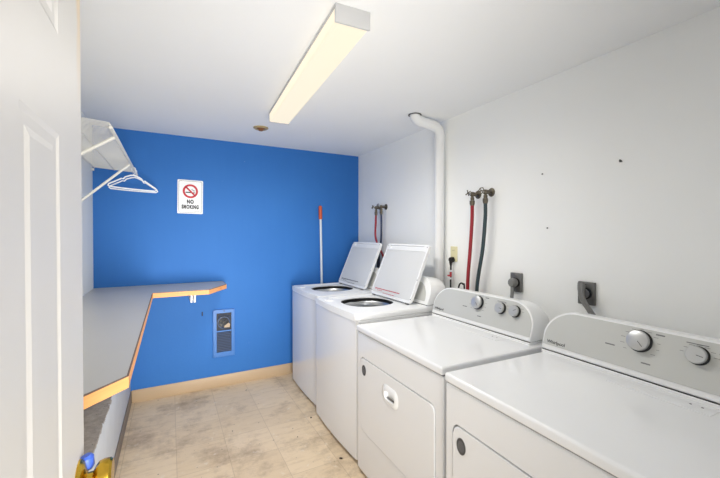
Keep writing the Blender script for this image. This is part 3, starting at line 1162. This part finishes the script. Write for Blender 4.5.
    for row, (a, b_, hh) in enumerate(((0.075, -0.245 + 0.03, 0.0075), (0.065, 0.02, 0.004), (-0.03, -0.16, 0.004))):
        y = a + 0.13 - (0.0 if row else -0.02)
        z = 0.052 - row * 0.0135
        yend = b_ + 0.10
        while y > yend:
            wd = 0.008 + rnd.random() * 0.012
            bx(bm, (0.0002, y - wd, z - hh / 2), (0.0012, y, z + hh / 2))
            y -= wd + 0.004
    prism(bm, [(0.0002, 0.237, 0.046), (0.0002, 0.221, 0.046), (0.0002, 0.229, 0.060)], (0.001, 0, 0))
    w_ = obj('warning_print', bm, printmat, lid, smooth=0)
    r1, r2 = 0.036, 0.028
    marks = ring_marks(0.12, 0.105, r2, 1)[2:9] + ring_marks(0.02, 0.105, r2, 2)[2:9] + ring_marks(-0.11, 0.105, r1, 3)
    build_console(t, W - 0.006, (0.560, 0.954), (0.632, 1.135), 0.740, 0.130, 0.125,
                  [(0.12, 0.105, r2, 0.4), (0.02, 0.105, r2, -0.6), (-0.11, 0.105, r1, 1.2)], marks, (0.22, 0.045), 0.944, 0.0, 0.040)
    return t


build_washer('white top-loading washer with raised lid beside the dryers, red lid print', (1.032, 2.338, 0), M['red'])
build_washer('white top-loading washer with raised lid in corner by blue wall', (1.072, 3.092, 0), M['dgrey'])


# ------------------------------------------------------------------ vent pipe
def build_pipe():
    t = thing('vent_pipe', 'white plastic drain pipe running up the right wall into ceiling', 'pipe', (1.868, 2.175, 0))
    # local frame: origin at pipe foot
    r = 0.038
    bm = B()
    tube(bm, [(0, 0.015, 0.02), (0, 0.0, 2.25)], r, 24)
    obj('riser', bm, M['pvc'], t)
    bm = B()
    # elbow sweeps from the riser towards the room, then up into the ceiling
    pts = [(0, 0, 2.205), (0, 0, 2.235), (-0.008, 0, 2.262), (-0.030, 0, 2.285), (-0.060, -0.002, 2.295), (-0.13, -0.004, 2.302), (-0.19, -0.006, 2.307), (-0.225, -0.006, 2.318), (-0.243, -0.006, 2.335), (-0.245, -0.006, 2.350)]
    tube(bm, pts, [r * 1.08] * 2 + [r * 1.03] * 8, 24, smooth=4) if False else tube(bm, pts, r * 1.04, 24)
    obj('elbow', bm, M['pvc'], t)
    bm = B()
    lathe(bm, (-0.245, -0.006, 2.350), (0, 0, -1), [(0.040, 0), (0.050, 0), (0.050, 0.004), (0.040, 0.004), (0.040, 0)], 30)
    obj('collar', bm, M['dgrey'], t)


build_pipe()


# ------------------------------------------------------------------ faucets and hoses
def build_faucet(label, y, z, kind, group):
    t = thing('hose_faucet', label, 'faucet', (XR, y, z), (0, 0, 0), group)
    t.scale = (0.78, 0.9, 0.9)
    obj('wall_flange', lathe(B(), (0, 0, 0), (-1, 0, 0), [(0.0, 0), (0.033, 0), (0.030, 0.006), (0.014, 0.010), (0, 0.010)], 26), M['oldbrass'], t)
    bm = B()
    lathe(bm, (0, 0, 0), (-1, 0, 0), [(0.010, 0.0), (0.010, 0.030), (0.016, 0.034), (0.016, 0.050), (0.012, 0.054), (0.018, 0.062), (0.018, 0.084), (0.012, 0.092), (0.009, 0.100), (0, 0.100)], 16)
    obj('body', bm, M['oldbrass'], t)
    obj('spout', lathe(B(), (-0.072, 0, -0.005), (0.0, 0, -1), [(0.0, 0), (0.011, 0), (0.011, 0.018), (0.016, 0.020), (0.016, 0.042), (0, 0.042)], 14), M['oldbrass'], t)
    obj('stem', lathe(B(), (-0.098, 0, 0), (-1, 0, 0.25), [(0.009, 0), (0.009, 0.008), (0.004, 0.010), (0.004, 0.028), (0, 0.028)], 12), M['chrome'], t)
    bm = B()
    c = Vector((-0.124, 0, 0.0065))
    ax = Vector((-1, 0, 0.25)).normalized()
    u, w, a = basis(ax)
    if kind == 'cross':
        for k in range(4):
            dd = (u * math.cos(PI / 2 * k + .5) + w * math.sin(PI / 2 * k + .5))
            tube(bm, [c, c + dd * 0.016, c + dd * 0.024], [0.004, 0.004, 0.006], 8)
        lathe(bm, c - a * 0.004, a, [(0, 0), (0.008, 0), (0.008, 0.01), (0, 0.01)], 12)
    else:
        pts = [c + (u * math.cos(2 * PI * k / 24) + w * math.sin(2 * PI * k / 24)) * (0.023 + 0.0015 * math.cos(6 * 2 * PI * k / 24)) for k in range(24)]
        tube(bm, pts, 0.0035, 7, closed=True)
        for k in range(3):
            dd = (u * math.cos(2 * PI / 3 * k) + w * math.sin(2 * PI / 3 * k))
            tube(bm, [c, c + dd * 0.022], 0.003, 6)
        lathe(bm, c - a * 0.003, a, [(0, 0), (0.006, 0), (0.006, 0.008), (0, 0.008)], 12)
    obj('handle', bm, M['oldbrass'], t)
    return t


build_faucet('brass faucet above middle of wall, red hose screwed on', 1.822, 1.734, 'cross', 'faucets on the right wall')
build_faucet('brass faucet above the dryer, dark green hose screwed on', 1.705, 1.738, 'wheel', 'faucets on the right wall')
build_faucet('brass faucet behind washer lids, feeding the crossing red hose', 3.135, 1.728, 'cross', 'faucets on the right wall')
build_faucet('brass faucet behind washer lids, feeding the crossing navy hose', 3.035, 1.732, 'wheel', 'faucets on the right wall')


def hose(label, pts, m, r=0.0125, cat='hose', name='water_hose', group='water hoses on the right wall'):
    t = thing(name, label, cat, pts[-1], (0, 0, 0), group)
    o = Vector(pts[-1])
    bm = B()
    tube(bm, [Vector(p) - o for p in pts], r, 12, smooth=8)
    obj('tubing', bm, m, t)
    p0 = Vector(pts[0]) - o
    obj('coupling', lathe(B(), p0 + Vector((0, 0, 0.004)), (0, 0, -1), [(0, 0), (r * 1.45, 0), (r * 1.45, 0.02), (r * 1.1, 0.034), (0, 0.034)], 14), M['oldbrass'], t)
    return t


XH = XR - 0.057
hose('red water hose hanging straight down behind the second dryer', [(XH, 1.822, 1.685), (XH, 1.824, 1.55), (XH - 0.002, 1.838, 1.35), (XH, 1.862, 1.12), (XH + 0.005, 1.87, 0.85), (XH + 0.015, 1.90, 0.5)], M['redhose'])
hose('dark green water hose hanging down beside the red one behind dryer', [(XH, 1.705, 1.69), (XH, 1.706, 1.56), (XH, 1.728, 1.35), (XH, 1.775, 1.10), (XH + 0.005, 1.785, 0.85), (XH + 0.015, 1.79, 0.5)], M['darkhose'])
hose('red water hose crossing behind the raised washer lids', [(XH, 3.135, 1.68), (XH, 3.14, 1.58), (XH - 0.01, 3.13, 1.44), (XH - 0.015, 3.06, 1.33), (XH - 0.01, 2.97, 1.22), (XH + 0.01, 2.94, 0.95), (XH + 0.02, 2.94, 0.5)], M['redhose'], 0.0105)
hose('navy water hose crossing behind the raised washer lids', [(XH, 3.035, 1.685), (XH + 0.006, 3.04, 1.56), (XH + 0.014, 3.06, 1.40), (XH + 0.016, 3.10, 1.26), (XH + 0.018, 3.11, 1.15), (XH + 0.022, 3.11, 0.9), (XH + 0.022, 3.11, 0.5)], M['bluehose'], 0.0105)
hose('black drain hose dropping behind the far washer console', [(XR - 0.025, 3.155, 1.33), (XR - 0.024, 3.15, 1.25), (XR - 0.024, 3.15, 1.15), (XR - 0.022, 3.16, 0.8), (XR - 0.02, 3.16, 0.5)], M['black'], 0.012)


# ------------------------------------------------------------------ outlets, plugs and cords
def cord(name, label, pts, m, r, cat='cord', group=None, flat=1.0, n=12):
    t = tube(B(), [Vector(p) - Vector(pts[0]) for p in pts], r, n, smooth=8, flat=flat)
    return tag(obj(name, t, m, None, pts[0]), label, cat, group)


t = thing('wall_outlet', 'ivory electrical outlet on the white wall by the vent pipe', 'outlet', (XR, 2.060, 1.305))
obj('cover_plate', prism(B(), to_yz(rrect(0.072, 0.116, 0.006, 3), 0), (-0.006, 0, 0), 0.003, 2), M['ivory'], t)
for dz in (0.026, -0.026):
    r_ = obj('receptacle', prism(B(), to_yz(rrect(0.034, 0.030, 0.010, 4, 0, dz), -0.0055), (-0.002, 0, 0)), M['ivory'], t)
    bm = B()
    for dy in (-0.007, 0.007):
        bx(bm, (-0.0082, dy - 0.001, dz - 0.004), (-0.0074, dy + 0.001, dz + 0.006))
    obj('slot', bm, M['black'], r_, smooth=0)
t = thing('power_plug', 'black plug and cord with white and red tags at ivory outlet', 'plug', (XR - 0.008, 2.064, 1.262))
bm = B()
lathe(bm, (0, 0, 0), (-1, 0, 0), [(0, 0), (0.020, 0), (0.022, 0.012), (0.018, 0.030), (0, 0.034)], 18)
tube(bm, [(-0.018, 0, 0.010), (-0.022, 0, -0.020), (-0.022, 0, -0.050)], [0.019, 0.013, 0.006], 14)
obj('plug_body', bm, M['black'], t)
bm = B()
tube(bm, [(-0.022, 0, -0.045), (-0.022, 0.0, -0.12), (-0.020, 0.004, -0.20), (-0.014, 0.0, -0.45), (-0.012, 0, -0.75)], 0.0065, 10, smooth=6)
obj('cable', bm, M['black'], t)
bm = B()
for z, m_ in ((-0.078, 0), (-0.135, 0)):
    tube(bm, [(-0.0225, 0.0, z), (-0.0225, 0.0, z - 0.014)], 0.0095, 12)
    bx(bm, (-0.030, -0.030, z - 0.012), (-0.027, 0.018, z - 0.004), 0.001, 1)
obj('tag', bm, M['signwhite'], t)
bm = B()
tube(bm, [(-0.0222, 0.001, -0.094), (-0.0222, 0.001, -0.128)], 0.0085, 12)
bx(bm, (-0.032, 0.004, -0.128), (-0.029, 0.028, -0.116), 0.001, 1)
obj('tag', bm, M['red'], t)
bm = B()
tube(bm, [Vector(p) - Vector((XR - 0.008, 2.064, 1.262)) for p in [(XR - 0.02, 2.075, 0.60), (1.86, 1.99, 0.95), (1.855, 1.950, 1.065), (1.85, 1.925, 1.100), (1.85, 1.900, 1.098), (1.852, 1.888, 1.06), (1.862, 1.91, 0.70), (1.88, 1.95, 0.60)]], 0.006, 10, smooth=8)
obj('cable_loop', bm, M['black'], t)


def dryer_outlet(y, z, w, label, plabel, style, dryer):
    t = thing('dryer_outlet', label, 'outlet', (XR, y, z), group='grey dryer outlets')
    hh = 0.118
    obj('cover_plate', prism(B(), to_yz(rrect(w, hh, 0.004, 2), 0), (-0.018, 0, 0), 0.003, 2), M['greyplate'], t)
    obj('receptacle', lathe(B(), (-0.018, 0, 0), (-1, 0, 0), [(0, 0), (0.030, 0), (0.030, 0.008), (0, 0.008)], 26), M['black'], t)
    bm = B()
    for dz in (-0.048, 0.048):
        cyl(bm, (-0.018, 0, dz), (-1, 0, 0), 0.003, 0.0015, 8)
    obj('screw', bm, M['chrome'], t)
    p = bpy.data.objects.new('power_cord', None)
    COL.objects.link(p)
    p.parent = dryer
    dm = Matrix.Translation(dryer.location) @ dryer.rotation_euler.to_matrix().to_4x4()
    p.matrix_basis = dm.inverted() @ Matrix.Translation((XR - 0.0265, y, z))
    p['label'] = plabel
    if style == 0:
        obj('plug', lathe(B(), (0, 0, 0), (-1, 0, 0), [(0, 0), (0.026, 0), (0.028, 0.006), (0.027, 0.028), (0.020, 0.036), (0, 0.038)], 24), M['greycord'], p)
        bm = B()
        tube(bm, [(-0.020, 0, -0.010), (-0.022, 0, -0.06), (-0.022, 0.002, -0.12), (-0.005, 0.0, -0.30), (0.0, 0, -0.6)], 0.012, 10, smooth=6, flat=0.6)
        obj('cable', bm, M['greycord'], p)
    else:
        bm = B()
        lathe(bm, (0, 0, 0), (-1, 0, 0), [(0, 0), (0.024, 0), (0.024, 0.014), (0, 0.016)], 20)
        bx(bm, (-0.030, -0.010, -0.016), (-0.006, 0.022, 0.052), 0.008, 3)
        obj('plug', bm, M['greycord'], p)
        for off in (-0.0065, 0.0065):
            bm = B()
            tube(bm, [(-0.030, 0.004 + off, 0.056), (-0.036, 0.000 + off, 0.020), (-0.036, -0.012 + off, -0.030), (-0.030, -0.046 + off, -0.085), (-0.024, -0.070 + off, -0.135), (-0.012, -0.080 + off, -0.30), (-0.008, -0.080 + off, -0.6)], 0.0085, 10, smooth=6)
            obj('cable', bm, M['greycord'], p)


dryer_outlet(1.498, 1.155, 0.078, 'grey outlet box with round plug above the second dryer', 'grey cord with round plug', 0, dry1)
dryer_outlet(1.073, 1.148, 0.084, 'grey outlet box with thick double cord above nearest dryer', 'thick grey double cord', 1, dry2)

# small screws left in the white wall
for (y, z, r, lb) in ((1.332, 1.805, 0.0045, 'small dark screw in white wall, directly above another screw'),
                      (1.299, 1.490, 0.0045, 'small dark screw in the white wall above the nearest outlet'),
                      (0.925, 1.806, 0.006, 'bent hook screw high on white wall at right')):
    bm = cyl(B(), (0, 0, 0), (-1, 0, 0), r, 0.004, 12)
    if r > 0.005:
        tube(bm, [(-0.003, 0, 0), (-0.012, 0, 0), (-0.016, -0.004, 0.004), (-0.014, -0.010, 0.0), (-0.010, -0.011, -0.007)], 0.0018, 8, smooth=4)
    tag(obj('wall_screw', bm, M['dgrey'], None, (XR, y, z)), lb, 'screw', 'screws in the right wall')

# crumbs of dirt on the floor
first = None
for i, (x, y, s, lb) in enumerate(((0.62, 3.42, .007, 'tiny dark crumb on the floor closest to the tan wall base'),
                                   (0.98, 2.66, .010, 'dark crumb on the floor where the two washers meet'),
                                   (0.97, 2.08, .012, 'largest dark crumb on the floor beside the nearer washer'),
                                   (0.80, 2.45, .006, 'tiny pale brown crumb in the open floor before the washers'),
                                   (0.40, 2.75, .005, 'smallest dark speck alone in the middle of the floor'))):
    if first is None:
        bm = B()
        bmesh.ops.create_icosphere(bm, subdivisions=2, radius=1.0)
        for v in bm.verts:
            v.co *= 1 + 0.35 * (random.random() - 0.5)
            v.co.z = max(-0.28, v.co.z * 0.35) + 0.28
        first = o = obj('dirt_crumb', bm, M['speck'])
    else:
        o = first.copy()
        COL.objects.link(o)
    tag(o, lb, 'dirt', 'crumbs on the tile floor')
    o.location = (x, y, 0.0)
    o.rotation_euler = (0, 0, i * 1.3)
    o.scale = (s, s * 0.7, s)
